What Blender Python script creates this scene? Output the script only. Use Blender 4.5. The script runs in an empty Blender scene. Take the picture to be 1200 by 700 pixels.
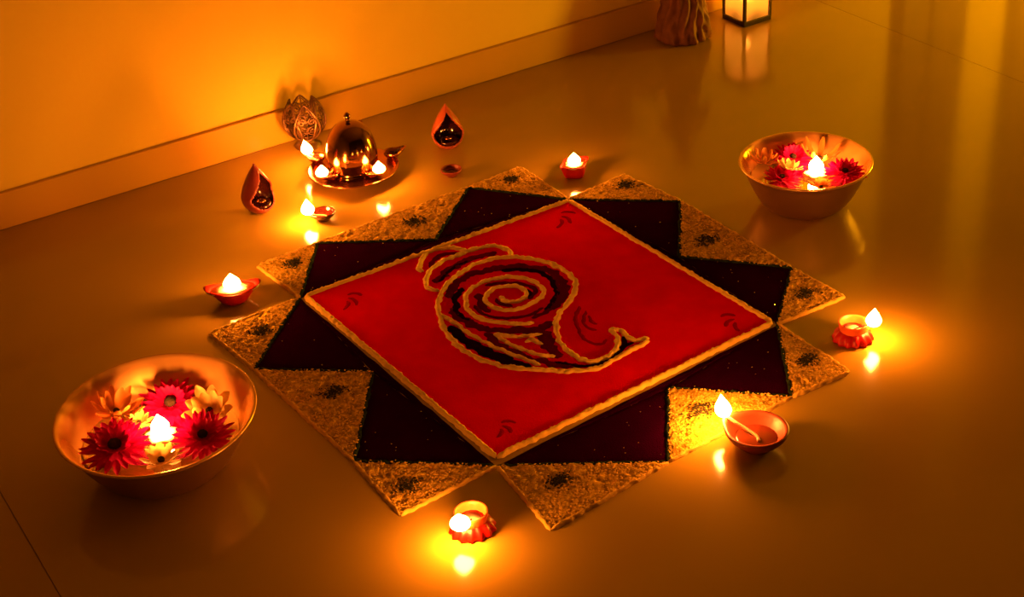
import bpy, math, random
import numpy as np
from mathutils import Vector, Matrix, noise

# ------------------------------------------------------------------ camera, world, added light, exposure
scene = bpy.context.scene
COL = scene.collection
F_PX, CAM_H = 1836.6, 1.5
AX = (0.84476683, -0.32115203, 0.42805418)      # world x axis seen from the camera (right, down, forward)
AY = (-0.5315045, -0.41052163, 0.74092845)
AZ = (-0.06222517, -0.8534245, -0.5174888)
cam_d = bpy.data.cameras.new('camera')
cam_d.sensor_width = 36.0
cam_d.lens = F_PX / 1200 * 36.0
cam_d.clip_start = 0.02
cam = bpy.data.objects.new('camera', cam_d)
COL.objects.link(cam)
right = Vector((AX[0], AY[0], AZ[0])); down = Vector((AX[1], AY[1], AZ[1])); fwd = Vector((AX[2], AY[2], AZ[2]))
m = Matrix((right, -down, -fwd)).transposed().to_4x4()
m.translation = (0, 0, CAM_H)
cam.matrix_world = m
scene.camera = cam

world = bpy.data.worlds.new('world'); scene.world = world
world.use_nodes = True
world.node_tree.nodes['Background'].inputs[0].default_value = (1.0, 0.20, 0.004, 1)
world.node_tree.nodes['Background'].inputs[1].default_value = 0.008

WARM = (1.0, 0.265, 0.036)
FLAME_L = 380.0
lamp_d = bpy.data.lights.new('unseen_fill_glow', 'POINT')  # unseen low light, added to brighten the back wall mirrored in the floor
lamp_d.energy = 132; lamp_d.color = (1.0, 0.49, 0.008); lamp_d.shadow_soft_size = 0.12
lamp = bpy.data.objects.new('unseen_fill_glow', lamp_d); COL.objects.link(lamp)
lamp.location = (3.8, 2.1, 0.17)

vs = scene.view_settings
vs.view_transform = 'Standard'; vs.look = 'None'; vs.exposure = 0.0; vs.gamma = 1.0
vs.use_curve_mapping = False
scene.cycles.sample_clamp_indirect = 6.0
scene.cycles.caustics_reflective = True
scene.cycles.blur_glossy = 0.5

# ------------------------------------------------------------------ helpers
rnd = random.Random(7)

def at(px, py, z=0.0):
    """the point at height z that is seen at a place of the 1200 x 700 frame"""
    c = ((px - 600) / F_PX, (py - 350) / F_PX, 1.0)
    d = right * c[0] + down * c[1] + fwd
    t = (z - CAM_H) / d.z
    return Vector((d.x * t, d.y * t, z))

def mat(name, col, rough=0.6, metal=0.0, spec=0.5, bump=0.0, bscale=80.0, vary=0.0, vscale=8.0, trans=0.0, coat=0.0):
    M = bpy.data.materials.new(name); M.use_nodes = True
    nt = M.node_tree; b = nt.nodes['Principled BSDF']
    b.inputs['Base Color'].default_value = (*col, 1)
    b.inputs['Roughness'].default_value = rough
    b.inputs['Metallic'].default_value = metal
    b.inputs['Specular IOR Level'].default_value = spec
    b.inputs['Coat Weight'].default_value = coat
    b.inputs['Coat Roughness'].default_value = 0.08
    tc = nt.nodes.new('ShaderNodeTexCoord')
    if vary > 0:
        n = nt.nodes.new('ShaderNodeTexNoise'); n.inputs['Scale'].default_value = vscale; n.inputs['Detail'].default_value = 6
        nt.links.new(tc.outputs['Object'], n.inputs['Vector'])
        r = nt.nodes.new('ShaderNodeValToRGB')
        r.color_ramp.elements[0].position = 0.3; r.color_ramp.elements[1].position = 0.7
        r.color_ramp.elements[0].color = (*[c * (1 - vary) for c in col], 1)
        r.color_ramp.elements[1].color = (*[min(1, c * (1 + vary * .5)) for c in col], 1)
        nt.links.new(n.outputs['Fac'], r.inputs[0]); nt.links.new(r.outputs[0], b.inputs['Base Color'])
    if bump > 0:
        n = nt.nodes.new('ShaderNodeTexNoise'); n.inputs['Scale'].default_value = bscale; n.inputs['Detail'].default_value = 5
        nt.links.new(tc.outputs['Object'], n.inputs['Vector'])
        bp = nt.nodes.new('ShaderNodeBump'); bp.inputs['Strength'].default_value = bump; bp.inputs['Distance'].default_value = 0.004
        nt.links.new(n.outputs['Fac'], bp.inputs['Height']); nt.links.new(bp.outputs[0], b.inputs['Normal'])
    if trans > 0:
        t = nt.nodes.new('ShaderNodeBsdfTranslucent'); t.inputs[0].default_value = (*col, 1)
        mx = nt.nodes.new('ShaderNodeMixShader'); mx.inputs[0].default_value = trans
        out = nt.nodes['Material Output']
        nt.links.new(b.outputs[0], mx.inputs[1]); nt.links.new(t.outputs[0], mx.inputs[2]); nt.links.new(mx.outputs[0], out.inputs[0])
    return M

def flame_mat(name, strength):
    M = bpy.data.materials.new(name); M.use_nodes = True
    nt = M.node_tree; nt.nodes.remove(nt.nodes['Principled BSDF'])
    e = nt.nodes.new('ShaderNodeEmission'); e.inputs[0].default_value = (*WARM, 1); e.inputs[1].default_value = strength
    nt.links.new(e.outputs[0], nt.nodes['Material Output'].inputs[0])
    return M

M = dict(
    floor=mat('polished_floor_tile', (0.42, 0.278, 0.03), 0.13, spec=0.45, vary=0.06, vscale=3.0),
    grout=mat('tile_grout', (0.30, 0.20, 0.07), 0.7),
    wall=mat('painted_wall', (0.76, 0.56, 0.05), 0.8, spec=0.2, bump=0.05, bscale=60),
    base=mat('tile_skirting', (0.56, 0.34, 0.03), 0.2, spec=0.45),
    ceil=mat('ceiling_paint', (0.32, 0.22, 0.06), 0.9),
    darkwood=mat('dark_door_wood', (0.16, 0.09, 0.035), 0.45, vary=0.3, vscale=14),
    red=mat('red_powder', (0.88, 0.0005, 0.0007), 1.0, spec=0.0, bump=0.55, bscale=420, vary=0.10, vscale=16),
    deepred=mat('dark_red_powder', (0.13, 0.0006, 0.0012), 1.0, spec=0.0, bump=0.4, bscale=400),
    flourish=mat('faded_red_powder', (0.36, 0.0008, 0.001), 1.0, spec=0.0, bump=0.5, bscale=400),
    plum=mat('dark_plum_powder', (0.022, 0.0003, 0.016), 1.0, spec=0.0, bump=0.5, bscale=400, vary=0.2, vscale=20),
    black=mat('black_powder', (0.018, 0.001, 0.001), 1.0, spec=0.0, bump=0.5, bscale=400),
    rice=mat('cream_rice_powder', (0.86, 0.52, 0.05), 1.0, spec=0.0, bump=1.0, bscale=260, vary=0.55, vscale=95),
    grain=mat('cream_rice_grain', (0.95, 0.62, 0.08), 0.9, spec=0.1),
    ricewhite=mat('pale_powder_line', (0.96, 0.64, 0.09), 0.9, spec=0.1, bump=0.4, bscale=350, vary=0.08, vscale=90),
    green=mat('green_powder', (0.030, 0.05, 0.014), 1.0, spec=0.0, bump=0.8, bscale=350, vary=0.5, vscale=90),
    dot=mat('grey_green_powder', (0.09, 0.085, 0.03), 1.0, spec=0.0, bump=0.8, bscale=350, vary=0.6, vscale=70),
    glit=mat('glitter_flake', (0.9, 0.8, 0.75), 0.15, metal=1.0),
    clay=mat('terracotta', (0.27, 0.042, 0.016), 0.42, spec=0.4, bump=0.15, bscale=90, vary=0.15, vscale=30),
    clayorange=mat('orange_clay', (0.85, 0.20, 0.04), 0.35, spec=0.5, trans=0.25),
    gloss=mat('glazed_dark_clay', (0.04, 0.007, 0.004), 0.12, spec=0.6, coat=0.5),
    redclay=mat('red_painted_clay', (0.55, 0.006, 0.004), 0.4, spec=0.4, vary=0.2, vscale=40),
    wax=mat('pale_wax', (0.92, 0.80, 0.55), 0.4, spec=0.4, trans=0.3),
    oil=mat('lamp_oil', (0.12, 0.02, 0.007), 0.08, spec=0.6),
    cotton=mat('cotton_wick', (0.45, 0.3, 0.15), 0.9, bump=0.5, bscale=300),
    char=mat('burnt_wick', (0.02, 0.012, 0.01), 0.9),
    steel=mat('lit_steel_inside', (0.95, 0.56, 0.17), 0.26, metal=0.68, bump=0.02, bscale=200),  # bowl inside: candle glow put into a brighter, warmer steel colour
    steelout=mat('shaded_steel_outside', (0.45, 0.28, 0.12), 0.42, metal=0.9, bump=0.02, bscale=200),  # darker copy of the same steel, outer shade put into its colour
    brass=mat('aged_brass', (0.36, 0.17, 0.06), 0.13, metal=1.0, vary=0.12, vscale=25),
    copper=mat('copper_plate', (0.52, 0.20, 0.08), 0.22, metal=1.0, vary=0.15, vscale=25),
    filigree=mat('bronze_filigree', (0.17, 0.085, 0.03), 0.38, metal=0.6),
    iron=mat('dark_iron_frame', (0.03, 0.012, 0.006), 0.4, metal=0.2),
    carved=mat('carved_wood', (0.25, 0.095, 0.04), 0.65, spec=0.3, bump=0.6, bscale=60, vary=0.45, vscale=28),
    petalred=mat('crimson_petal', (0.60, 0.002, 0.17), 0.6, spec=0.15, trans=0.25, vary=0.25, vscale=60),
    petalcream=mat('cream_petal', (0.80, 0.58, 0.20), 0.55, spec=0.3, trans=0.4, vary=0.2, vscale=60),
    petalorange=mat('orange_petal', (0.75, 0.32, 0.06), 0.55, spec=0.3, trans=0.45, vary=0.2, vscale=60),
    eye=mat('dark_flower_centre', (0.03, 0.016, 0.008), 0.9, bump=1.0, bscale=500),
    flame=flame_mat('flame', FLAME_L),
    flame_lantern=flame_mat('lantern_flame', FLAME_L * 13),
)
W = bpy.data.materials.new('clear_water'); W.use_nodes = True
b = W.node_tree.nodes['Principled BSDF']
b.inputs['Base Color'].default_value = (1, 1, 1, 1); b.inputs['Roughness'].default_value = 0.02
b.inputs['IOR'].default_value = 1.33; b.inputs['Transmission Weight'].default_value = 1.0
M['water'] = W
G = bpy.data.materials.new('frosted_lantern_panel'); G.use_nodes = True
nt = G.node_tree; b = nt.nodes['Principled BSDF']; b.inputs['Base Color'].default_value = (0.9, 0.85, 0.5, 1); b.inputs['Roughness'].default_value = 0.3
t = nt.nodes.new('ShaderNodeBsdfTranslucent'); t.inputs[0].default_value = (0.85, 0.85, 0.5, 1)
b.inputs['Transmission Weight'].default_value = 1.0; b.inputs['Roughness'].default_value = 0.42; b.inputs['IOR'].default_value = 1.12
mx = nt.nodes.new('ShaderNodeMixShader'); mx.inputs[0].default_value = 0.14
nt.links.new(b.outputs[0], mx.inputs[1]); nt.links.new(t.outputs[0], mx.inputs[2]); nt.links.new(mx.outputs[0], nt.nodes['Material Output'].inputs[0])
M['panel'] = G

def mesh(name, verts, faces, m, parent=None, smooth=True, loc=None):
    me = bpy.data.meshes.new(name)
    me.from_pydata([tuple(v) for v in verts], [], faces)
    me.validate(); me.update()
    if smooth:
        me.polygons.foreach_set('use_smooth', [True] * len(me.polygons))
    if m: me.materials.append(m)
    o = bpy.data.objects.new(name, me); COL.objects.link(o)
    if parent is not None: o.parent = parent
    if loc is not None: o.location = loc
    return o

def thing(name, label, cat, loc=(0, 0, 0), rz=0.0, group=None):
    o = bpy.data.objects.new(name, None); COL.objects.link(o)
    o.empty_display_size = 0.05
    o.location = loc; o.rotation_euler = (0, 0, rz)
    o['label'] = label; o['category'] = cat
    if group: o['group'] = group
    return o

def tag(o, label, cat, group=None):
    o['label'] = label; o['category'] = cat
    if group: o['group'] = group
    return o

def box(x0, x1, y0, y1, z0, z1):
    v = [(x, y, z) for z in (z0, z1) for y in (y0, y1) for x in (x0, x1)]
    f = [(0, 2, 3, 1), (4, 5, 7, 6), (0, 1, 5, 4), (2, 6, 7, 3), (0, 4, 6, 2), (1, 3, 7, 5)]
    return v, f

def bevel(o, w, seg=2):
    md = o.modifiers.new('bevel', 'BEVEL'); md.width = w; md.segments = seg; md.limit_method = 'ANGLE'
    return o

def struct(name, vf, m, kind=True, parent=None):
    o = mesh(name, vf[0], vf[1], m, parent, smooth=False)
    if kind: o['kind'] = 'structure'
    return o

def lathe(prof, n=48, fn=None):
    """prof: list of (r, z); fn(theta, k, r, z) -> (r, z) may reshape it. Poles closed where r is 0."""
    v, f, rows = [], [], []
    for k, (r, z) in enumerate(prof):
        if r < 1e-6:
            rows.append([len(v)] * n); v.append((0, 0, z)); continue
        row = []
        for i in range(n):
            th = 2 * math.pi * i / n
            rr, zz = fn(th, k, r, z) if fn else (r, z)
            row.append(len(v)); v.append((rr * math.cos(th), rr * math.sin(th), zz))
        rows.append(row)
    for a, b in zip(rows, rows[1:]):
        for i in range(n):
            j = (i + 1) % n
            q = [a[i], a[j], b[j], b[i]]
            q2 = []
            for x in q:
                if x not in q2: q2.append(x)
            if len(q2) > 2: f.append(tuple(q2))
    return v, f

def tube(pts, r, n=6, closed=False):
    pts = [Vector(p) for p in pts]; v, f = [], []
    N = len(pts); rs = r if isinstance(r, (list, tuple)) else [r] * N
    up = Vector((0, 0, 1))
    for i, p in enumerate(pts):
        a = pts[(i - 1) % N] if (closed or i) else p
        b = pts[(i + 1) % N] if (closed or i < N - 1) else p
        t = (b - a).normalized() if (b - a).length > 1e-9 else up
        s = t.cross(up if abs(t.z) < .95 else Vector((1, 0, 0))).normalized(); u = s.cross(t)
        for k in range(n):
            th = 2 * math.pi * k / n
            v.append(p + (s * math.cos(th) + u * math.sin(th)) * rs[i])
    for i in range(N if closed else N - 1):
        a, b = i * n, ((i + 1) % N) * n
        for k in range(n):
            f.append((a + k, a + (k + 1) % n, b + (k + 1) % n, b + k))
    if not closed:
        f.append(tuple(range(n))[::-1]); f.append(tuple(range((N - 1) * n, N * n)))
    return v, f

def join(parts):
    v, f = [], []
    for a, b in parts:
        k = len(v); v += list(a); f += [tuple(i + k for i in q) for q in b]
    return v, f

def spline(pts, per=8):
    """smooth line through points"""
    P = [Vector(p) for p in pts]; out = []
    P = [P[0] * 2 - P[1]] + P + [P[-1] * 2 - P[-2]]
    for i in range(1, len(P) - 2):
        for k in range(per):
            t = k / per
            a, b, c, d = P[i - 1], P[i], P[i + 1], P[i + 2]
            out.append(0.5 * ((2 * b) + (c - a) * t + (2 * a - 5 * b + 4 * c - d) * t * t + (3 * b - a - 3 * c + d) * t ** 3))
    out.append(P[-2]); return out

def nz(x, y, s, k=0.0):
    return noise.noise(Vector((x * s, y * s, k)))

# ------------------------------------------------------------------ the setting
WY = 3.039
X0, X1, Y0, YC = -1.6, 5.4, -1.6, 2.9
struct('floor', box(X0, X1, Y0, WY + .05, -0.05, -0.004), M['grout'])
floor = bpy.data.objects['floor']
TS = 2.39
tmesh = {}
xs = [0.28 + TS * k for k in range(-1, 3)]
ys = [WY - TS * k for k in range(0, 3)]
for i in range(len(xs)):
    for j in range(len(ys)):
        x0, x1 = xs[i], min(xs[i] + TS, X1); y1, y0 = min(ys[j], WY), max(ys[j] - TS, Y0)
        if x1 - x0 < .05 or y1 - y0 < .05: continue
        g = 0.0007
        key = (round(x1 - x0, 3), round(y1 - y0, 3))
        if key not in tmesh:
            o = mesh('tile', *box(g, x1 - x0 - g, g, y1 - y0 - g, -0.006, 0.0), M['floor'], floor, smooth=False)
            tmesh[key] = o.data
        else:
            o = bpy.data.objects.new('tile', tmesh[key]); COL.objects.link(o); o.parent = floor
        o.location = (x0, y0, 0)
struct('wall_back', box(X0, X1, WY + 0.012, WY + 0.16, 0, 2.8), M['wall'])
struct('wall_right', box(X1, X1 + .15, Y0, WY + .16, 0, 2.8), M['ceil'])
struct('wall_left', box(X0 - .15, X0, Y0, WY + .16, 0, 2.8), M['ceil'])
struct('ceiling', box(X0, X1, Y0, WY + .16, 2.8, 2.95), M['ceil'])
bevel(struct('baseboard_back', box(X0, 3.09, WY, WY + .02, 0, 0.079), M['base']), .0015)
# door opening further along the wall, seen only as a reflection in the floor
bevel(struct('trim_1', box(3.085, 3.19, WY - .02, WY + .03, 0, 2.1), M['darkwood']), .004)
bevel(struct('trim_2', box(3.208, 3.35, WY - .015, WY + .03, 0, 2.1), M['darkwood']), .004)
d1 = struct('door_1', box(3.55, 4.35, WY - .03, WY + .03, 0, 2.1), M['darkwood'])
bevel(d1, .004)
for z0, z1 in ((.15, .95), (1.1, 1.95)):
    for x0, x1 in ((3.63, 3.9), (4.0, 4.27)):
        bevel(mesh('panel', *box(x0, x1, WY - .045, WY - .028, z0, z1), M['darkwood'], d1, smooth=False), .006)
mesh('door_handle', *tube([(3.60, WY - .035, 1.0), (3.60, WY - .08, 1.0), (3.68, WY - .085, 1.0)], .008), M['brass'], d1)

# ------------------------------------------------------------------ the rangoli
rang = thing('rangoli', 'rangoli of coloured powder, red square with spiral shell motif in a dark and cream star', 'rangoli', at(630, 375))
RO = rang.location.copy()

def P2(p, z=0.0):
    q = at(p[0], p[1]); return Vector((q.x - RO.x, q.y - RO.y, z))

def heap(name, a, b, c, m, h, N, amp, edge=0.006, seed=0.0, jit=0.0025, z0=0.0004):
    """a low heap of powder over the triangle abc"""
    v, f, idx = [], [], {}
    A, B, C = Vector(a), Vector(b), Vector(c)
    per = ((A - B).length, (B - C).length, (C - A).length); area2 = abs((B - A).cross(C - A).z)
    for i in range(N + 1):
        for j in range(N + 1 - i):
            u, w = i / N, j / N; k = 1 - u - w
            p = A * k + B * u + C * w
            dist = min(k * area2 / per[1], u * area2 / per[2], w * area2 / per[0])
            e = min(1.0, dist / edge); e = math.sqrt(max(0, 1 - (1 - e) ** 2))
            z = e * h + e * amp * (nz(p.x + RO.x, p.y + RO.y, 110, seed) + .7 * nz(p.x, p.y, 260, seed + 3))
            jx = nz(p.x, p.y, 130, seed + 9) * jit; jy = nz(p.x, p.y, 130, seed + 19) * jit
            idx[i, j] = len(v); v.append((p.x + jx, p.y + jy, z0 + max(0, z)))
    for i in range(N):
        for j in range(N - i):
            f.append((idx[i, j], idx[i + 1, j], idx[i, j + 1]))
            if j < N - i - 1: f.append((idx[i + 1, j], idx[i + 1, j + 1], idx[i, j + 1]))
    if (B - A).cross(C - A).z < 0: f = [q[::-1] for q in f]
    return mesh(name, v, f, m, rang)

def line(name, pts, w, h, m, z0=0.0, jit=0.25, step=0.0028, seed=1.0, parent=None):
    """an uneven line of trickled powder; w half width"""
    P = [Vector(p) for p in pts]; L = [0]
    for a, b in zip(P, P[1:]): L.append(L[-1] + (b - a).length)
    n = max(4, int(L[-1] / step)); Q = []; k = 0
    for i in range(n + 1):
        s = L[-1] * i / n
        while k < len(P) - 2 and L[k + 1] < s: k += 1
        Q.append(P[k].lerp(P[k + 1], (s - L[k]) / max(1e-9, L[k + 1] - L[k])))
    v, f = [], []; prof = [(-1, 0), (-.72, .7), (-.25, 1), (.25, 1), (.72, .7), (1, 0)]
    for i, q in enumerate(Q):
        t = (Q[min(i + 1, n)] - Q[max(i - 1, 0)]); t.z = 0; t.normalize(); s = Vector((-t.y, t.x, 0))
        tap = min(1, .45 + min(i, n - i) * .25)
        for k2, (a, b) in enumerate(prof):
            ww = w * tap * (1 + jit * 1.6 * nz(q.x * 1.0 + k2 // 3 * 5, q.y, 95, seed))
            hh = h * b * tap * (1 + jit * 2 * nz(q.x, q.y + k2, 140, seed + 4))
            off = w * jit * 1.2 * nz(q.x, q.y, 60, seed + 8)
            v.append(q + s * (a * ww + off) + Vector((0, 0, z0 + hh)))
    for i in range(n):
        for k2 in range(5):
            a = i * 6 + k2; f.append((a, a + 6, a + 7, a + 1))
    return mesh(name, v, f, m, parent or rang)

SQ = {k: P2(p) for k, p in dict(T=(667, 237), R=(905, 380), B=(582, 538), L=(358, 349)).items()}
# dark tips (outer), square corners and notches, counted clockwise from the top corner
T, R, B, L = (666, 235), (911, 381), (582, 547), (352, 350)
tips = dict(t1=(798, 237), t2=(928, 315), t3=(928, 466), t4=(783, 543), t5=(415, 542), t6=(298, 434), t7=(372, 286), t8=(549, 221))
nt_ = dict(n1=(796, 302), n2=(783, 456), n3=(437, 437), n4=(510, 282))
dark = [(tips['t1'], T, nt_['n1']), (tips['t2'], nt_['n1'], R), (tips['t3'], R, nt_['n2']), (tips['t4'], nt_['n2'], B),
        (tips['t5'], B, nt_['n3']), (tips['t6'], nt_['n3'], L), (tips['t7'], L, nt_['n4']), (tips['t8'], nt_['n4'], T)]
OCT = ([(1, 0, 0), (-1, 0, 0), (0, 1, 0), (0, -1, 0), (0, 0, 1)], [(0, 2, 4), (2, 1, 4), (1, 3, 4), (3, 0, 4)])
def blobs(name, pts, m, s0, s1, rg):
    v, f = [], []
    for p in pts:
        s = rg.uniform(s0, s1); a = rg.uniform(0, 3.14); k = len(v); e = rg.uniform(.55, .9)
        for q in OCT[0]:
            x, y = q[0] * s * 1.35, q[1] * s * e
            v.append((p[0] + x * math.cos(a) - y * math.sin(a), p[1] + x * math.sin(a) + y * math.cos(a), p[2] + q[2] * s * .9))
        f += [tuple(i + k for i in t) for t in OCT[1]]
    o = mesh(name, v, f, m, rang); o['kind'] = 'stuff'; return o
def scatter(name, tr, n, m, seed):
    rg = random.Random(seed); A_, B_, C_ = [P2(p) for p in tr]; pts = []
    area = (B_ - A_).cross(C_ - A_).length / 2
    for _ in range(int(area * 60000)):
        u, w = rg.random(), rg.random()
        if u + w > 1: u, w = 1 - u, 1 - w
        p = A_ * (1 - u - w) + B_ * u + C_ * w
        if nz(p.x + RO.x, p.y, 45, seed) + .35 * rg.random() < -.02: continue
        pts.append((p.x, p.y, .0034 + rg.uniform(0, .0012)))
    blobs(name, pts, m, .0011, .0027, rg)
# under the square border the dark field runs on a little way
cen = P2((630, 375))
for i, tr in enumerate(dark):
    heap('dark_triangle', *[P2(p) for p in tr], M['plum'], 0.0022, 26, 0.0004, seed=i * 3.1, z0=0.0006)
# strip of dark powder between notches and the square edge
for a, n_, b_ in ((T, nt_['n1'], R), (R, nt_['n2'], B), (B, nt_['n3'], L), (L, nt_['n4'], T)):
    heap('dark_triangle', P2(a), P2(n_), P2(b_), M['plum'], 0.0010, 24, 0.0002, edge=.002, seed=7, z0=0.0002)
white = [((610, 197), T, tips['t8']), ((732, 206), tips['t1'], T), ((990, 349), R, tips['t2']), ((995, 437), tips['t3'], R),
         ((646, 622), B, tips['t4']), ((470, 605), tips['t5'], B), ((246, 392), L, tips['t6']), ((302, 313), tips['t7'], L),
         (tips['t8'], nt_['n4'], tips['t7']), (tips['t1'], tips['t2'], nt_['n1']), (tips['t3'], tips['t4'], nt_['n2']), (tips['t5'], tips['t6'], nt_['n3'])]
for i, tr in enumerate(white):
    heap('cream_triangle', *[P2(p) for p in tr], M['rice'], 0.0034, 80, 0.0030, edge=.005, seed=i * 5.7 + 1, jit=.004)
    scatter('rice_grain', tr, 620, M['grain'], i)
for i, tr in enumerate(white[:8]):
    tip = P2(tr[0])
    for q in tr[1:]:
        line('cream_outline', [tip, P2(q)], .0038, .0050, M['ricewhite'], seed=i + 2.0, jit=.35)
for a, b_ in (('t8', 't7'), ('t1', 't2'), ('t3', 't4'), ('t5', 't6')):
    line('cream_outline', [P2(tips[a]), P2(tips[b_])], .0036, .0048, M['ricewhite'], seed=3.3, jit=.35)
for i, tr in enumerate(dark):
    tip = P2(tr[0])
    for q in tr[1:]:
        line('green_outline', [tip, P2(q)], .0042, .0042, M['green'], seed=i + 12.0, jit=.45)
for i, (px, py) in enumerate(((600, 212), (733, 219), (945, 346), (945, 424), (655, 566), (478, 572), (306, 391), (344, 311), (487, 262), (828, 284), (822, 483), (391, 462))):
    c = P2((px, py)); r0 = .0085 if i < 8 else .0105; rg = random.Random(i + 50)
    blobs('green_dot', [(c.x + rg.gauss(0, r0 * 1.1), c.y + rg.gauss(0, r0 * .9), .0044 + rg.uniform(0, .0012)) for _ in range(170)], M['dot'], .0013, .0028, rg)
# red field
v, f = [], []; N = 60
for i in range(N + 1):
    for j in range(N + 1):
        a, b_ = i / N, j / N
        p = (SQ['L'] * (1 - a) + SQ['T'] * a) * (1 - b_) + (SQ['B'] * (1 - a) + SQ['R'] * a) * b_
        v.append((p.x, p.y, .0032 + .00035 * nz(p.x, p.y, 60)))
for i in range(N):
    for j in range(N):
        a = i * (N + 1) + j; f.append((a, a + N + 1, a + N + 2, a + 1)[::-1])
mesh('red_square', v, f, M['red'], rang)
for a, b_ in ('TR', 'RB', 'BL', 'LT'):
    line('cream_border', [SQ[a], SQ[b_]], .0052, .0070, M['ricewhite'], z0=.0012, seed=ord(a), jit=.3)

def Z(p):                                   # coordinates read off an enlarged view of the motif
    return P2((460 + p[0] / 3.684, 270 + p[1] / 3.684))
def stroke(name, pts, w, m, h=.0046, z0=.0026, seed=1.0, jit=.42):
    return line(name, spline([Z(p) for p in pts], 8), w, h, m, z0=z0, seed=seed, jit=jit)
shell = [
 [(128,188),(114,165),(134,122),(170,96),(230,84),(285,86),(322,100)],
 [(205,268),(165,262),(142,235),(155,195),(200,150),(270,120),(350,90),(430,76),(490,88),(512,112),(502,130)],
 [(1108,486),(1040,520),(960,566),(880,605),(760,618),(640,610),(540,605),(420,580),(330,540),(260,480),(215,410),(200,330),(215,270),(260,215),(330,170),(400,140),(500,125),(600,132),(690,155),(755,190),(790,235),(775,300),(735,350),(705,410),(720,480),(760,530),(820,570),(880,575),(940,545),(970,500),(965,460),(938,434)],
 [(938,434),(985,440),(1020,470),(1050,483),(1108,474)],
 [(466,292),(484,312),(510,318),(560,308),(580,278),(548,254),(490,250),(430,265),(402,300),(424,336),(480,352),(540,350),(600,325),(645,290),(640,250),(590,222),(510,210),(430,220),(360,245),(320,285),(318,330),(345,370),(400,395),(480,410),(560,412),(612,408)],
 [(215,370),(290,425),(370,475),(460,520),(560,560),(640,590)],
 [(440,455),(500,497),(580,530),(650,550),(705,552)],
 [(440,455),(520,467),(590,464),(648,456)],
 [(572,492),(600,482),(622,490),(652,500)],
]
for i, s in enumerate(shell):
    stroke('motif_line', s, (.0056 if i != 4 else .0052) if i not in (5, 6, 7, 8) else .0044, M['ricewhite'], seed=i * 2.3 + 1)
for s, w in (([(248,300),(262,250),(320,205),(400,180),(500,162),(600,168),(690,190),(735,240),(728,300),(690,350)], .008),
             ([(262,340),(285,380),(330,410),(400,432),(480,440),(560,440),(640,432),(690,400)], .008),
             ([(690,200),(715,250),(706,315),(660,360),(600,385)], .0045), ([(430,180),(520,170),(610,175)], .0035),
             ([(355,330),(385,365),(440,382),(520,385),(590,372),(650,340)], .0035),
             ([(370,280),(385,330),(420,362)], .006), ([(400,245),(500,232),(590,245),(615,270),(590,305)], .004), ([(450,300),(470,325),(520,335)], .004),
             ([(165,170),(185,130),(240,108),(285,108)], .0055), ([(190,235),(220,195),(290,150),(370,118),(450,104)], .008),
             ([(400,450),(470,510),(580,555),(700,585),(800,595)], .0075), ([(660,440),(680,500),(730,555)], .0095), ([(500,435),(600,440),(660,480),(690,530)], .010)):
    stroke('maroon_shading', s, w * 1.3, M['deepred'], h=.0016, z0=.0028, seed=w * 900)
for s, w in (([(250,425),(300,475),(370,520),(450,555),(540,585),(600,597)], .0095), ([(248,420),(330,488),(430,535),(520,568)], .008),
             ([(700,575),(800,594),(880,588),(950,560),(1000,510),(1040,492)], .0040), ([(995,465),(1000,500),(985,520)], .0045),
             ([(300,255),(275,300),(280,360),(330,400)], .0065), ([(470,180),(560,176),(650,192),(700,240),(706,300),(665,355)], .0062),
             ([(570,262),(600,278),(585,300)], .0045), ([(200,230),(260,170),(330,138)], .0045)):
    stroke('black_shading', s, w, M['black'], h=.0020, z0=.0030, seed=w * 700)
for s in ([(808,335),(790,390),(810,450),(850,490),(905,498),(922,478)], [(835,355),(825,400),(850,430),(882,438)], [(850,375),(862,405),(885,412)]):
    stroke('dark_red_flourish', s, .0038, M['flourish'], h=.0011, z0=.003)
for (cx, cy), sg in (((405, 352), 1), ((655, 256), 1), ((864, 377), -1), ((585, 502), 1)):
    for k in range(3):
        a = -.9 + k * .9
        pts = [P2((cx + 18 * math.cos(a + t * .9) * (t + .2) * sg, cy + 11 * math.sin(a + t * .9) * (t + .2) - 3 + k * 2)) for t in (0, .3, .6, .9)]
        line('dark_red_flourish', spline(pts, 5), .0042, .0011, M['flourish'], z0=.003, seed=k)
gv, gf = [], []
for k in range(130):
    tr = [P2(p) for p in rnd.choice(dark)]; u, w = rnd.random(), rnd.random()
    if u + w > 1: u, w = 1 - u, 1 - w
    p = tr[0] * (1 - u - w) + tr[1] * u + tr[2] * w; s = rnd.uniform(.0006, .0011)
    R3 = Matrix.Rotation(rnd.uniform(-.7, .7), 3, 'X') @ Matrix.Rotation(rnd.uniform(-.7, .7), 3, 'Y')
    b0 = len(gv)
    for q in ((-s, -s, 0), (s, -s, 0), (s, s, 0), (-s, s, 0)):
        gv.append(p + R3 @ Vector(q) + Vector((0, 0, .0042)))
    gf.append((b0, b0 + 1, b0 + 2, b0 + 3))
o = mesh('glitter', gv, gf, M['glit'], rang, smooth=False); o['kind'] = 'stuff'

# ------------------------------------------------------------------ flames
def flame_geo(r, h, lean=(0, 0)):
    prof = [(0, 0), (.45, .04), (.82, .14), (1.0, .28), (.95, .42), (.74, .58), (.46, .74), (.22, .88), (0, 1.0)]
    v, f = lathe([(a * r, b * h) for a, b in prof], 12)
    v = [(x + lean[0] * (z / h) ** 1.5, y + lean[1] * (z / h) ** 1.5, z) for x, y, z in v]
    return v, f
def flame(parent, p, r=.009, h=.03, lean=(0, 0), name='flame', m=None):
    v, f = flame_geo(r, h, lean)
    o = mesh(name, v, [q[::-1] for q in f], m or M['flame'], parent); o.location = p
    return o
def wick(parent, pts, r=.0012, m='char', name='wick'):
    v, f = tube(pts, r, 6); return mesh(name, v, f, M[m], parent)

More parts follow.
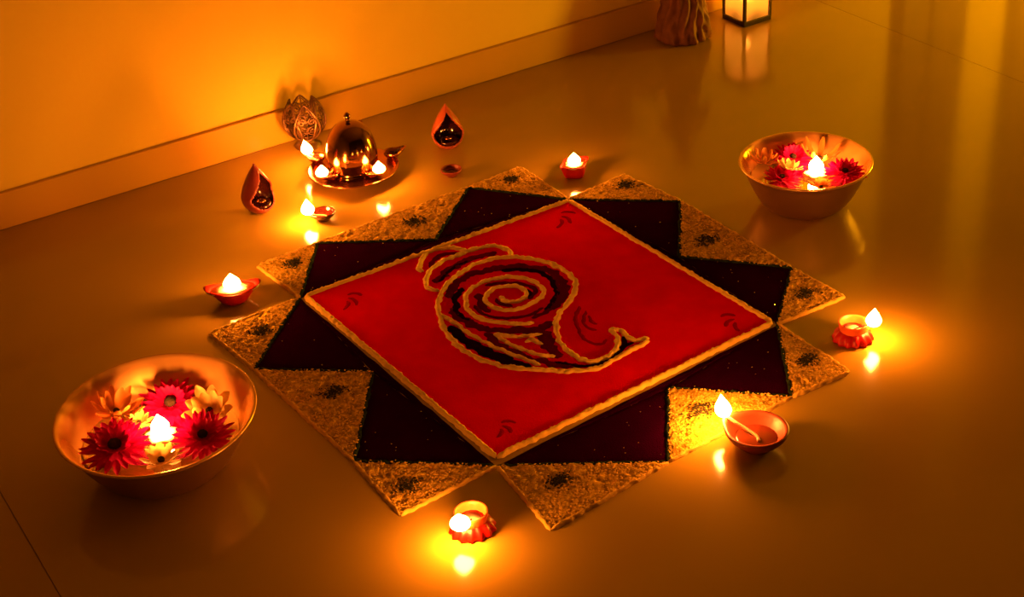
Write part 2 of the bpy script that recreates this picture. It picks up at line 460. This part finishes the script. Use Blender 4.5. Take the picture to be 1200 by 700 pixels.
# ------------------------------------------------------------------ steel bowls with floating flowers
def steel_bowl(label, loc, r, h, tilt=(0, 0), rb=.6):
    t = thing('steel_bowl', label, 'bowl', loc, 0, 'steel bowls of floating flowers')
    t.rotation_euler = (tilt[0], tilt[1], 0)
    rr = r * rb; w = .0018
    pr = [(0, .0), (rr * .92, .0), (rr, .004)]
    for k in range(1, 9):
        u = k / 8; pr.append((rr + (r * .955 - rr) * (u ** .72), .004 + (h - .006) * u))
    pr += [(r * .975, h - .001), (r * .995, h), (r, h + .0015), (r * .99, h + .0035), (r * .97, h + .003), (r * .945, h - .001)]
    for k in range(7, -1, -1):
        u = k / 8; pr.append((rr + (r * .955 - rr) * (u ** .72) - w * 1.5, .006 + (h - .006) * u))
    pr += [(rr * .9, .0035), (0, .0035)]
    v, f = lathe(pr, 96)
    o = mesh('bowl_body', v, f, M['steel'], t); o.data.materials.append(M['steelout'])
    for i, p in enumerate(o.data.polygons):
        if i < 10 * 96: p.material_index = 1
    return t

def inner_r(r, h, z, rb=.6):
    rr = r * rb; u = max(0, (z - .004) / (h - .006)); return rr + (r * .955 - rr) * (u ** .72) - .003

petal_cache = {}
def petal_mesh(kind, L, Wd, curl, m):
    key = (kind, round(L, 4), round(Wd, 4), round(curl, 3))
    if key in petal_cache: return petal_cache[key]
    v, f = [], []; n = 7; c = 5
    for i in range(n + 1):
        u = i / n
        wd = Wd * min(1.0, .32 + 1.3 * u) * math.sqrt(max(0.0, 1 - u ** 7))
        if i == n: wd = Wd * .34
        x = L * u; z = curl * L * u * u - .06 * L * math.sin(u * 3.1)
        for j in range(c):
            s = (j / (c - 1) - .5) * 2
            v.append((x - .05 * L * s * s * (u > .8), s * wd * .5, z + .12 * wd * (s * s) + (.03 * wd if j % 2 else 0)))
    for i in range(n):
        for j in range(c - 1):
            a = i * c + j; f.append((a, a + c, a + c + 1, a + 1))
    me = bpy.data.meshes.new('petal'); me.from_pydata(v, [], f); me.update()
    me.polygons.foreach_set('use_smooth', [True] * len(me.polygons)); me.materials.append(m)
    petal_cache[key] = me; return me

def flower(label, cat_group, loc, R, m, npet, layers, wid, curl, face=(0, 0, 1), eye=.16, seed=0, skip=None, name='gerbera_flower'):
    t = thing(name, label, 'flower', loc, 0, cat_group)
    t.rotation_euler = Vector(face).to_track_quat('Z', 'Y').to_euler()
    rg = random.Random(seed)
    for ly in range(layers):
        Lr = R * (1 - .24 * ly); n = npet - ly * (npet // 6)
        me = petal_mesh(m.name, Lr * (1 - eye * .6), wid * R, curl + .10 * ly, m)
        for k in range(n):
            th = 2 * math.pi * (k + .5 * ly + rg.uniform(-.12, .12)) / n
            if skip and skip(th): continue
            o = bpy.data.objects.new('petal', me); COL.objects.link(o); o.parent = t
            o.location = (math.cos(th) * R * eye * .6, math.sin(th) * R * eye * .6, .0025 * ly + .001 * (k % 2))
            o.rotation_euler = (rg.uniform(-.18, .18), -((.04 + .15 * ly if m is M['petalred'] else .10 + .24 * ly) + rg.uniform(-.07, .10)), th)
            s = rg.uniform(.88, 1.05); o.scale = (s, 1, 1)
    er = R * eye
    v, f = lathe([(0, er * .55), (er * .5, er * .5), (er * .9, er * .25), (er, -.002), (0, -.004)], 16,
                 lambda th, k, r, z: (r * (1 + .06 * math.sin(7 * th)), z))
    o = mesh('flower_centre', v, [q[::-1] for q in f], M['eye'], t); o.location = (0, 0, .0025 * layers)
    return t

def floating_candle(label, loc, r, fl_r, fl_h, m='wax', lobes=5, face=None):
    t = thing('floating_candle', label, 'candle', loc, 0, 'floating candles in the bowls')
    fn = lambda th, k, rr, z: (rr * (1 + .14 * math.cos(lobes * th)), z)
    v, f = lathe([(0, -.012), (r * .7, -.011), (r, -.002), (r * 1.04, .004), (r * .9, .006), (r * .5, .0035), (0, .003)], 40, fn)
    mesh('wax', v, f, M[m], t)
    wick(t, [(0, 0, .002), (.0006, 0, .011)])
    flame(t, (0, 0, .008), fl_r, fl_h)
    return t

def water(label, loc, r):
    v, f = lathe([(0, 0), (r * .5, .0), (r, .0005), (r, -.004), (0, -.004)], 64)
    o = mesh('water', v, [q for q in f], M['water']); o.location = loc
    tag(o, label, 'water'); return o

def fl(px, py, z):
    return at(px, py, z)

# near bowl
NB = at(183, 484, .1); NB.z = 0
steel_bowl('large steel bowl of flowers with a lit candle, nearest the camera', NB, .160, .099, (math.radians(2.2), math.radians(-1.2)))
bpy.data.objects['steel_bowl'].location.z = .003
zw = .052
water('water surface in the large near steel bowl', (NB.x, NB.y, zw), inner_r(.160, .099, zw) - .005)
floating_candle('lit floating candle among the flowers of the large near bowl', fl(190, 512, zw + .004), .024, .0150, .036)
g1 = 'flowers floating in the large near bowl'
def vec_face(px, py, tilt):                # lean a flower toward the candle by tilt
    return tilt
flower('crimson gerbera nearest the camera in the large bowl', g1, fl(135, 524, zw + .014), .060, M['petalred'], 22, 3, .20, .02, (-.05, -.28, 1), .19, 1)
flower('crimson gerbera at the back of the large bowl behind the candle', g1, fl(200, 474, zw + .014), .054, M['petalred'], 22, 3, .20, .02, (-.1, -.35, 1), .19, 2)
flower('crimson gerbera beside the rim of the large bowl, on the rangoli side', g1, fl(238, 512, zw + .013), .053, M['petalred'], 22, 3, .20, .02, (-.1, -.30, 1), .16, 3)
flower('cream flower with broad rounded petals, rangoli side of the large bowl', g1, fl(246, 482, zw + .020), .045, M['petalcream'], 9, 2, .42, .22, (-.35, -.55, 1), .13, 4)
flower('orange-yellow flower with long upright petals in the large bowl', g1, fl(136, 484, zw + .026), .047, M['petalorange'], 9, 2, .30, .42, (.25, -.25, 1), .12, 5)
flower('small yellow flower touching the candle in the large bowl', g1, fl(163, 497, zw + .014), .026, M['petalcream'], 10, 2, .30, .25, (.1, -.2, 1), .14, 6)
flower('small cream flower in front of the candle in the large bowl', g1, fl(189, 541, zw + .010), .036, M['petalcream'], 9, 2, .36, .20, (0, -.25, 1), .16, 7)

# far bowl
FB = at(944, 188, .095); FB.z = 0
steel_bowl('smaller steel bowl with red flowers and a lit candle, nearest the lantern', FB, .131, .093, rb=.60)
zf = .060
water('water surface in the smaller far steel bowl', (FB.x, FB.y, zf), inner_r(.131, .093, zf) - .004)
floating_candle('lit floating candle in the smaller far bowl', fl(956, 205, zf + .004), .022, .0150, .034)
g2 = 'flowers floating in the smaller far bowl'
flower('crimson gerbera leaning on the back wall of the far bowl', g2, fl(929, 186, zf + .013), .045, M['petalred'], 22, 3, .20, .02, (-.1, -.35, 1), .15, 11)
flower('crimson gerbera at the outer side of the far bowl', g2, fl(990, 203, zf + .012), .044, M['petalred'], 22, 3, .20, .02, (-.1, -.25, 1), .15, 12)
flower('crimson gerbera at the front of the far bowl', g2, fl(916, 210, zf + .009), .040, M['petalred'], 20, 3, .21, .02, (0, -.2, 1), .15, 13)
flower('orange flower with long petals at the rangoli side of the far bowl', g2, fl(896, 191, zf + .016), .040, M['petalorange'], 8, 2, .26, .35, (.2, 0, 1), .12, 14)
flower('yellow flower between the candle and the front gerbera in the far bowl', g2, fl(925, 198, zf + .018), .030, M['petalcream'], 9, 2, .34, .25, (.3, 0, 1), .13, 15)
flower('upright pale flower behind the candle of the far bowl', g2, fl(960, 186, zf + .016), .048, M['petalorange'], 7, 1, .26, .55, (.1, -.1, 1), .12, 16)
flower('small orange flower against the front rim of the far bowl', g2, fl(962, 221, zf + .010), .028, M['petalorange'], 9, 2, .34, .2, (0, -.1, 1), .13, 17)

# ------------------------------------------------------------------ clay lamps
def spouted(r, h, wall, spout, rb=.45, n=56):
    """bowl whose rim is drawn out to a lip along +x"""
    def fn(th, k, rr, z):
        a = abs((th + math.pi) % (2 * math.pi) - math.pi); u = max(0, z / h)
        e = math.exp(-(a / .42) ** 2) * spout * u ** 1.5
        return rr + e, z + .12 * e
    pr = [(0, .0), (r * rb, 0), (r * (rb + .06), .002)]
    for k in range(1, 8):
        u = k / 7; pr.append((r * (rb + (1 - rb) * math.sin(u * 1.45) / math.sin(1.45)), .002 + (h - .003) * u))
    pr += [(r * 1.005, h), (r - wall * .4, h + .0012), (r - wall, h)]
    for k in range(6, -1, -1):
        u = k / 7; pr.append((max(.001, r * (rb + (1 - rb) * math.sin(u * 1.45) / math.sin(1.45)) - wall * 1.1), wall + (h - wall - .001) * u))
    pr += [(0, wall)]
    return lathe(pr, n, fn)

def heading(a, b):
    return math.atan2(b.y - a.y, b.x - a.x)

def diya(label, c, rim_z, lipdir, r, spout, m='clay', lit=None, oilz=.5, group='clay oil lamps', wick_m='cotton'):
    t = thing('oil_lamp', label, 'lamp', (c.x, c.y, .0), heading(c, lipdir), group)
    v, f = spouted(r, rim_z, .12 * r, spout)
    mesh('clay_bowl', v, f, M[m], t)
    v, f = lathe([(0, 0), (r * .62, 0), (r * .70, -.001), (0, -.002)], 32); o = mesh('oil', v, [q[::-1] for q in f], M['oil'], t); o.location = (0, 0, rim_z * oilz)
    zr = rim_z
    wick(t, spline([(-r * .2, r * .2, zr * oilz + .001), (0, r * .02, zr * oilz + .002), (r * .45, -r * .05, zr * .72), (r * .8, 0, zr * .93), (r + spout * .75, 0, zr + .004)], 4), r * .055, wick_m)
    if lit:
        flame(t, (r + spout * 1.0, 0, zr + .001), lit[0], lit[1], lit[2] if len(lit) > 2 else (0, 0))
    return t

c = at(887, 505, .030); diya('largest terracotta lamp, open and shallow with a wick lit at its lip', c, .034, at(855, 491, .034), .050, .010, 'clay', (.0135, .040, (.006, 0)), .55)
c = at(379, 250, .015); diya('small clay lamp, lit, on the floor in front of the brass dome lamp', c, .018, at(362, 252, .018), .025, .006, 'gloss', (.0135, .036), .5)
diya('small unlit clay lamp below the orange teardrop holder', at(529, 199, .014), .016, at(515, 203, .016), .0225, .002, 'clay', None, .55)

# red cups with a pleated skirt
def skirt_cup(label, c, lip, flame_spec):
    t = thing('cup_lamp', label, 'lamp', (c.x, c.y, 0), heading(c, lip), 'red skirted cup lamps')
    h, r = .034, .0255
    v, f = spouted(r, h, .0028, .006, .62)
    mesh('cup', v, f, M['clayorange'], t)
    fn = lambda th, k, rr, z: (rr * (1 + (.07 if k > 1 else .03) * math.cos(14 * th) + .03 * math.cos(3 * th + 1)), z)
    v, f = lathe([(r * .6, .022), (r * .95, .019), (r * 1.18, .012), (r * 1.34, .004), (r * 1.30, .001), (r * .9, .0), (r * .62, .004)], 72, fn)
    mesh('pleated_skirt', v, [q[::-1] for q in f], M['redclay'], t)
    v, f = lathe([(0, 0), (r * .80, 0), (r * .80, -.003), (0, -.003)], 32); o = mesh('wax', v, [q[::-1] for q in f], M['wax'], t); o.location = (0, 0, h * .55)
    wick(t, spline([(0, 0, h * .55), (r * .5, 0, h * .75), (r + .006, 0, h + .002), (r + .011, 0, h + .006)], 4), .0011)
    flame(t, (r + .008, 0, h * .82), *flame_spec)
    return t
skirt_cup('orange cup lamp with red skirt, alone in front of the rangoli', at(552, 602, .030), at(540, 618, .030), (.0155, .030, (.004, 0)))
skirt_cup('orange cup lamp with red skirt, beyond the large terracotta lamp, beside a rangoli corner', at(1000, 380, .030), at(1020, 381, .030), (.0135, .036, (.001, 0)))

# square red cups
def square_cup(label, c, rot, r, h, flare, m_in='wax', fs=(.012, .03), boxy=False):
    t = thing('petal_cup_lamp', label, 'lamp', (c.x, c.y, 0), rot, 'red four-cornered cup lamps')
    def corner(th): return abs(math.cos(2 * th)) ** 2.2 if math.cos(2 * th) > 0 else 0.0
    def fn(th, k, rr, z):
        u = max(0, z / h); e = corner(th)
        return rr * (1 - .07 * u) + e * flare * u ** 2, z + e * .25 * flare * u ** 2 - (1 - e) * .05 * h * u
    w = .003
    if boxy:
        fn0 = fn
        def fn(th, k, rr, z):
            a, b = fn0(th, k, rr, z); q = th + math.pi / 4
            return a * .92 / (abs(math.cos(q)) ** 5 + abs(math.sin(q)) ** 5) ** .2, b
    pr = [(0, 0), (r * .62, 0), (r * .8, .004), (r * .93, h * .4), (r, h * .75), (r * 1.04, h), (r * 1.0, h + .001), (r - w, h * .8), (r * .9 - w, h * .4), (0, h * .35)]
    v, f = lathe(pr, 64, fn)
    mesh('cup', v, f, M['redclay'], t)
    v, f = lathe([(0, 0), (r * .98, 0), (r * .85, -.004), (0, -.004)], 48, lambda th, k, rr, z: (rr * .97 + corner(th) * flare * .85, z)); o = mesh('wax', v, [q[::-1] for q in f], M[m_in], t); o.location = (0, 0, h * .92)
    wick(t, [(0, 0, h * .85), (.0005, 0, h + .006)])
    flame(t, (0, 0, h * .93), *fs)
    return t
c = at(273, 340, .022)
square_cup('star-shaped red cup lamp with flared corners, between large bowl and teardrop holder', c, heading(c, at(300, 336, .022)), .033, .028, .022, fs=(.0165, .032))
c = at(673, 194, .024)
square_cup('square red cup lamp with a wavy rim, behind the far corner of the rangoli', c, heading(c, at(690, 194, .024)) + math.pi / 4, .027, .030, .007, fs=(.0135, .026), boxy=True)

# ------------------------------------------------------------------ teardrop holders
def teardrop(label, base, face_px, m, h=.112, r=.037):
    c = at(*base); t = thing('teardrop_holder', label, 'candle holder', (c.x, c.y, 0), heading(c, at(*face_px)), 'teardrop candle holders')
    n, K = 72, 40
    def prof(u):                            # radius of the drop at height u
        if u < .36: return r * math.sqrt(max(0, 1 - ((.36 - u) / .37) ** 2))
        s = (u - .36) / .64; return r * (1 - s) ** 1.05 * (1 + .55 * s) * (1 if s < 1 else 0)
    def inside(th, u):
        a = (th + math.pi) % (2 * math.pi) - math.pi
        if not .12 < u < .86: return False
        s = (u - .12) / .74
        wdt = 1.35 * math.sqrt(max(0, 1 - ((.36 - s) / .37) ** 2)) if s < .36 else 1.35 * (1 - (s - .36) / .64) ** .8
        return abs(a) < wdt
    v, f, fi = [], [], []
    for k in range(K + 1):
        u = .02 + .98 * k / K
        for i in range(n):
            th = 2 * math.pi * (i + .5) / n
            rr = max(.0006, prof(u)); v.append((rr * math.cos(th), rr * math.sin(th), h * u - h * .02))
    for k in range(K):
        for i in range(n):
            if inside(2 * math.pi * (i + 1) / n, .02 + .98 * (k + .5) / K): continue
            j = (i + 1) % n; f.append((k * n + i, k * n + j, (k + 1) * n + j, (k + 1) * n + i))
    f.append(tuple(range(n))[::-1])
    o = mesh('shell', v, f, m, t)
    o.data.materials.append(M['gloss'])
    md = o.modifiers.new('wall', 'SOLIDIFY'); md.thickness = .0035; md.offset = -1; md.material_offset = 1
    v, f = lathe([(0, .004), (.022, .004), (.024, .010), (.023, .014), (.018, .0125), (0, .012)], 32)
    o2 = mesh('tealight_dish', v, f, M['gloss'], t); o2.location = (0, 0, .006)
    v, f = lathe([(0, .002), (.010, .0), (.010, -.004), (0, -.004)], 24); o3 = mesh('tealight', v, [q[::-1] for q in f], M['copper'], t); o3.location = (0.004, 0, .026)
    return t
teardrop('dark brown teardrop candle holder beside the small lit clay lamp', (306, 247), (370, 262), mat('dark_terracotta', (0.20, 0.028, 0.018), .38, spec=.5, bump=.1))
teardrop('orange teardrop candle holder with a dark hollow front, behind the small unlit lamp', (526, 172), (550, 225), mat('bright_terracotta', (0.40, 0.08, 0.025), .38, spec=.5, bump=.1), h=.106, r=.036)

# ------------------------------------------------------------------ brass dome lamp
c = at(415, 202, .012); BD = Vector((c.x, c.y, 0))
dome = thing('dome_lamp', 'brass dome lamp on a plate with five leaf-shaped oil cups, by the wall', 'lamp', BD, 0)
v, f = lathe([(0, 0), (.040, 0), (.043, .003), (.040, .006), (.034, .010), (.050, .014), (.080, .017), (.094, .021), (.0985, .024), (.096, .025), (.086, .021), (.050, .018), (0, .018)], 64)
mesh('plate', v, f, M['copper'], dome)
pd = []
for k in range(13):
    a = k / 12 * math.pi / 2
    pd.append((.0550 * math.cos(a) ** .85 if k < 12 else .004, .054 + .078 * math.sin(a)))
v, f = lathe([(.056, .019), (.0585, .020), (.0530, .023), (.0525, .032), (.0545, .044)] + pd + [(0, .132)], 64)
mesh('dome', v, f, M['brass'], dome)
v, f = lathe([(.007, .101), (.0045, .104), (.004, .108), (.0065, .111), (.0075, .115), (.0055, .119), (.003, .122), (0, .1235)], 24)
o = mesh('knob', v, f, M['brass'], dome); o.location = (0, 0, .030)
def leaf_cup(px, py, lit, lean=(0, 0), fs=(.0135, .026), k=0):
    p = at(px, py, .050); q = p - BD; q.z = 0; q = q.normalized() * max(.062, q.length - .024)
    hd = math.atan2(q.y, q.x)
    def fn(th, kk, rr, z):
        a = abs((th + math.pi) % (2 * math.pi) - math.pi)
        e = math.exp(-(a / .38) ** 2) * .016 * max(0, (z - .002) / .014)
        return rr + e, z + e * .2
    v, f = lathe([(0, 0), (.008, 0), (.013, .004), (.0175, .010), (.019, .016), (.0182, .0165), (.0160, .010), (.010, .004), (0, .0025)], 40, fn)
    o = mesh('oil_cup', v, f, M['copper'], dome); o.location = (q.x, q.y, .020); o.rotation_euler = (0, 0, hd)
    v, f = lathe([(0, 0), (.013, 0), (.012, -.001), (0, -.001)], 24); oo = mesh('oil', v, [s[::-1] for s in f], M['oil'], o); oo.location = (0, 0, .010)
    wick(o, [(0, 0, .010), (.018, 0, .017), (.027, 0, .021)], .0012)
    if lit: flame(o, (.022, 0, .017), fs[0], fs[1], lean)
leaf_cup(359, 174, True, (.006, 0), (.0125, .032))
leaf_cup(381, 198, True)
leaf_cup(440, 194, True)
leaf_cup(470, 167, False)
leaf_cup(420, 138, False)

# ------------------------------------------------------------------ filigree lotus
c = at(357, 168, 0.0); c.y = min(c.y, WY - .048)
lot = thing('lotus_holder', 'bronze filigree lotus candle holder with tall openwork petals against the wall', 'candle holder', (c.x, c.y, 0), 0)
v, f = lathe([(0, 0), (.028, 0), (.030, .004), (.018, .009), (.012, .016), (.020, .022), (.024, .024), (0, .022)], 40)
mesh('foot', v, f, M['filigree'], lot)
def filigree_leaf(wd, h):
    def pt(s, z, d=0): return (d, s, z)
    out = []
    for k in range(21):
        u = k / 20; ww = wd * math.sin(math.pi * (u ** .72)) ** .8 if 0 < u < 1 else 0
        out.append((ww, h * u))
    outline = [pt(a, z) for a, z in out] + [pt(-a, z) for a, z in out[-2:0:-1]]
    parts = [tube(outline, .0024, 6, True), tube([pt(a * .78, h * .03 + z * .9) for a, z in out], .0011, 5), tube([pt(-a * .78, h * .03 + z * .9) for a, z in out], .0011, 5)]
    for sg in (-1, 1):
        for zc, rc, tu in ((.32, .42, 1.6), (.60, .30, 1.4)):
            pts = []
            for k in range(26):
                u = k / 25; a = u * tu * 2 * math.pi; rr = wd * rc * (1 - u * .8)
                pts.append(pt(sg * (wd * .40 + rr * math.cos(a + 1.5)), h * zc + rr * math.sin(a + 1.5)))
            parts.append(tube(pts, .0014, 5))
    for k in range(5):
        zc = h * (.16 + .15 * k); parts.append(tube([pt(-wd * .85 * math.sin(math.pi * ((.16 + .15 * k) ** .72)), zc + .004), pt(0, zc - .004), pt(wd * .85 * math.sin(math.pi * ((.16 + .15 * k) ** .72)), zc + .004)], .0012, 5))
    parts.append(tube([pt(0, 0), pt(0, h)], .0016, 5))
    v, f = join(parts)
    v = [(Vector(p) + Vector((.020 * math.sin(p[2] / h * 2.6), 0, 0))) for p in v]
    return v, f
lv, lf = filigree_leaf(.029, .092)
lm = None
for k in range(6):
    a = 2 * math.pi * (k + .22) / 6
    if lm is None: o = mesh('petal', lv, lf, M['filigree'], lot); lm = o.data
    else: o = bpy.data.objects.new('petal', lm); COL.objects.link(o); o.parent = lot
    o.location = (.019 * math.cos(a), .019 * math.sin(a), .020); o.rotation_euler = (0, 0, a)

# ------------------------------------------------------------------ figurine at the top edge
c = at(800, 40, .0); 
fig = thing('figurine', 'carved wooden figurine with a deeply pleated skirt, between the wall and the lantern', 'figurine', (c.x - .01, min(c.y, WY - .085), 0), 0)
def fn(th, k, r, z):
    e = (1 + .07 * math.cos(15 * th + 2.2 * math.sin(z * 45)) + .06 * math.cos(7 * th + 30 * z) + .12 * nz(math.cos(th) * 6, math.sin(th) * 6 + z * 22, 1.3, 5) + .05 * nz(math.cos(th) * 3, math.sin(th) * 3 + z * 30, 1.3))
    if z < .006: e = 1 + (e - 1) * .7
    return r * e, z
pr = [(0, 0), (.060, 0), (.066, .004)] + [(.066 - .027 * (k / 14) ** 1.3, .004 + .010 * k) for k in range(1, 15)]
pr += [(.042, .150), (.038, .160), (.036, .166), (0, .166)]
v, f = lathe(pr, 128, fn); mesh('skirt', v, f, M['carved'], fig)
v, f = lathe([(0, .160), (.034, .162), (.036, .175), (.034, .195), (.040, .220), (.045, .245), (.040, .262), (.020, .272), (.014, .285), (0, .286)], 48, lambda th, k, r, z: (r * (1 + .15 * math.cos(2 * th)) * (1 + .03 * math.cos(9 * th)), z))
mesh('torso', v, f, M['carved'], fig)
v, f = lathe([(0, .278), (.014, .283), (.024, .296), (.027, .312), (.025, .328), (.018, .341), (.020, .346), (.012, .356), (.004, .366), (0, .368)], 40)
mesh('head', v, f, M['carved'], fig)
for sg in (-1, 1):
    v, f = tube(spline([(sg * .050, 0, .250), (sg * .066, -.008, .222), (sg * .060, -.022, .195), (sg * .020, -.042, .196)], 5), [.013 - .0004 * i for i in range(16)], 10)
    mesh('arm', v, f, M['carved'], fig)

# ------------------------------------------------------------------ candle lantern
LX, LY, S = 2.408, 2.900, .088
lan = thing('lantern', 'square candle lantern with a dark frame and glowing frosted panels', 'lantern', (LX + S / 2, LY + S / 2, 0), 0)
a = S / 2
bevel(mesh('base_frame', *box(-a, a, -a, a, 0, .012), M['iron'], lan, smooth=False), .001)
bevel(mesh('top_frame', *box(-a, a, -a, a, .150, .158), M['iron'], lan, smooth=False), .001)
for sx in (-1, 1):
    for sy in (-1, 1):
        mesh('post', *box(sx * a - .0035 - sx * .0035, sx * a + .0035 - sx * .0035, sy * a - .0035 - sy * .0035, sy * a + .0035 - sy * .0035, .012, .150), M['iron'], lan, smooth=False)
i_ = a - .004
for k in range(4):
    v, f = box(-i_ + .002, i_ - .002, -i_, -i_ + .0015, .0125, .1495)
    o = mesh('glass_panel', v, f, M['panel'], lan, smooth=False); o.rotation_euler = (0, 0, k * math.pi / 2)
rv = [(-a * 1.28, -a * 1.28, .158), (a * 1.28, -a * 1.28, .158), (a * 1.28, a * 1.28, .158), (-a * 1.28, a * 1.28, .158),
      (-a * 1.25, -a * 1.25, .163), (a * 1.25, -a * 1.25, .163), (a * 1.25, a * 1.25, .163), (-a * 1.25, a * 1.25, .163),
      (-a * .35, -a * .35, .190), (a * .35, -a * .35, .190), (a * .35, a * .35, .190), (-a * .35, a * .35, .190)]
rf = [(3, 2, 1, 0), (8, 9, 10, 11)] + [(i, (i + 1) % 4, (i + 1) % 4 + 4, i + 4) for i in range(4)] + [(i + 4, (i + 1) % 4 + 4, (i + 1) % 4 + 8, i + 8) for i in range(4)]
mesh('roof', rv, rf, M['iron'], lan, smooth=False)
v, f = tube([(.020 * math.cos(t_), 0, .204 + .016 * math.sin(t_)) for t_ in [2 * math.pi * k / 24 for k in range(24)]], .0016, 6, True)
mesh('ring_handle', v, f, M['iron'], lan)
v, f = lathe([(0, .012), (.018, .012), (.018, .048), (.016, .050), (0, .049)], 32)
cd = mesh('candle', v, f, M['wax'], lan)
wick(cd, [(0, 0, .049), (.0004, 0, .058)])
flame(cd, (0, 0, .055), .0095, .032, m=M['flame_lantern'])
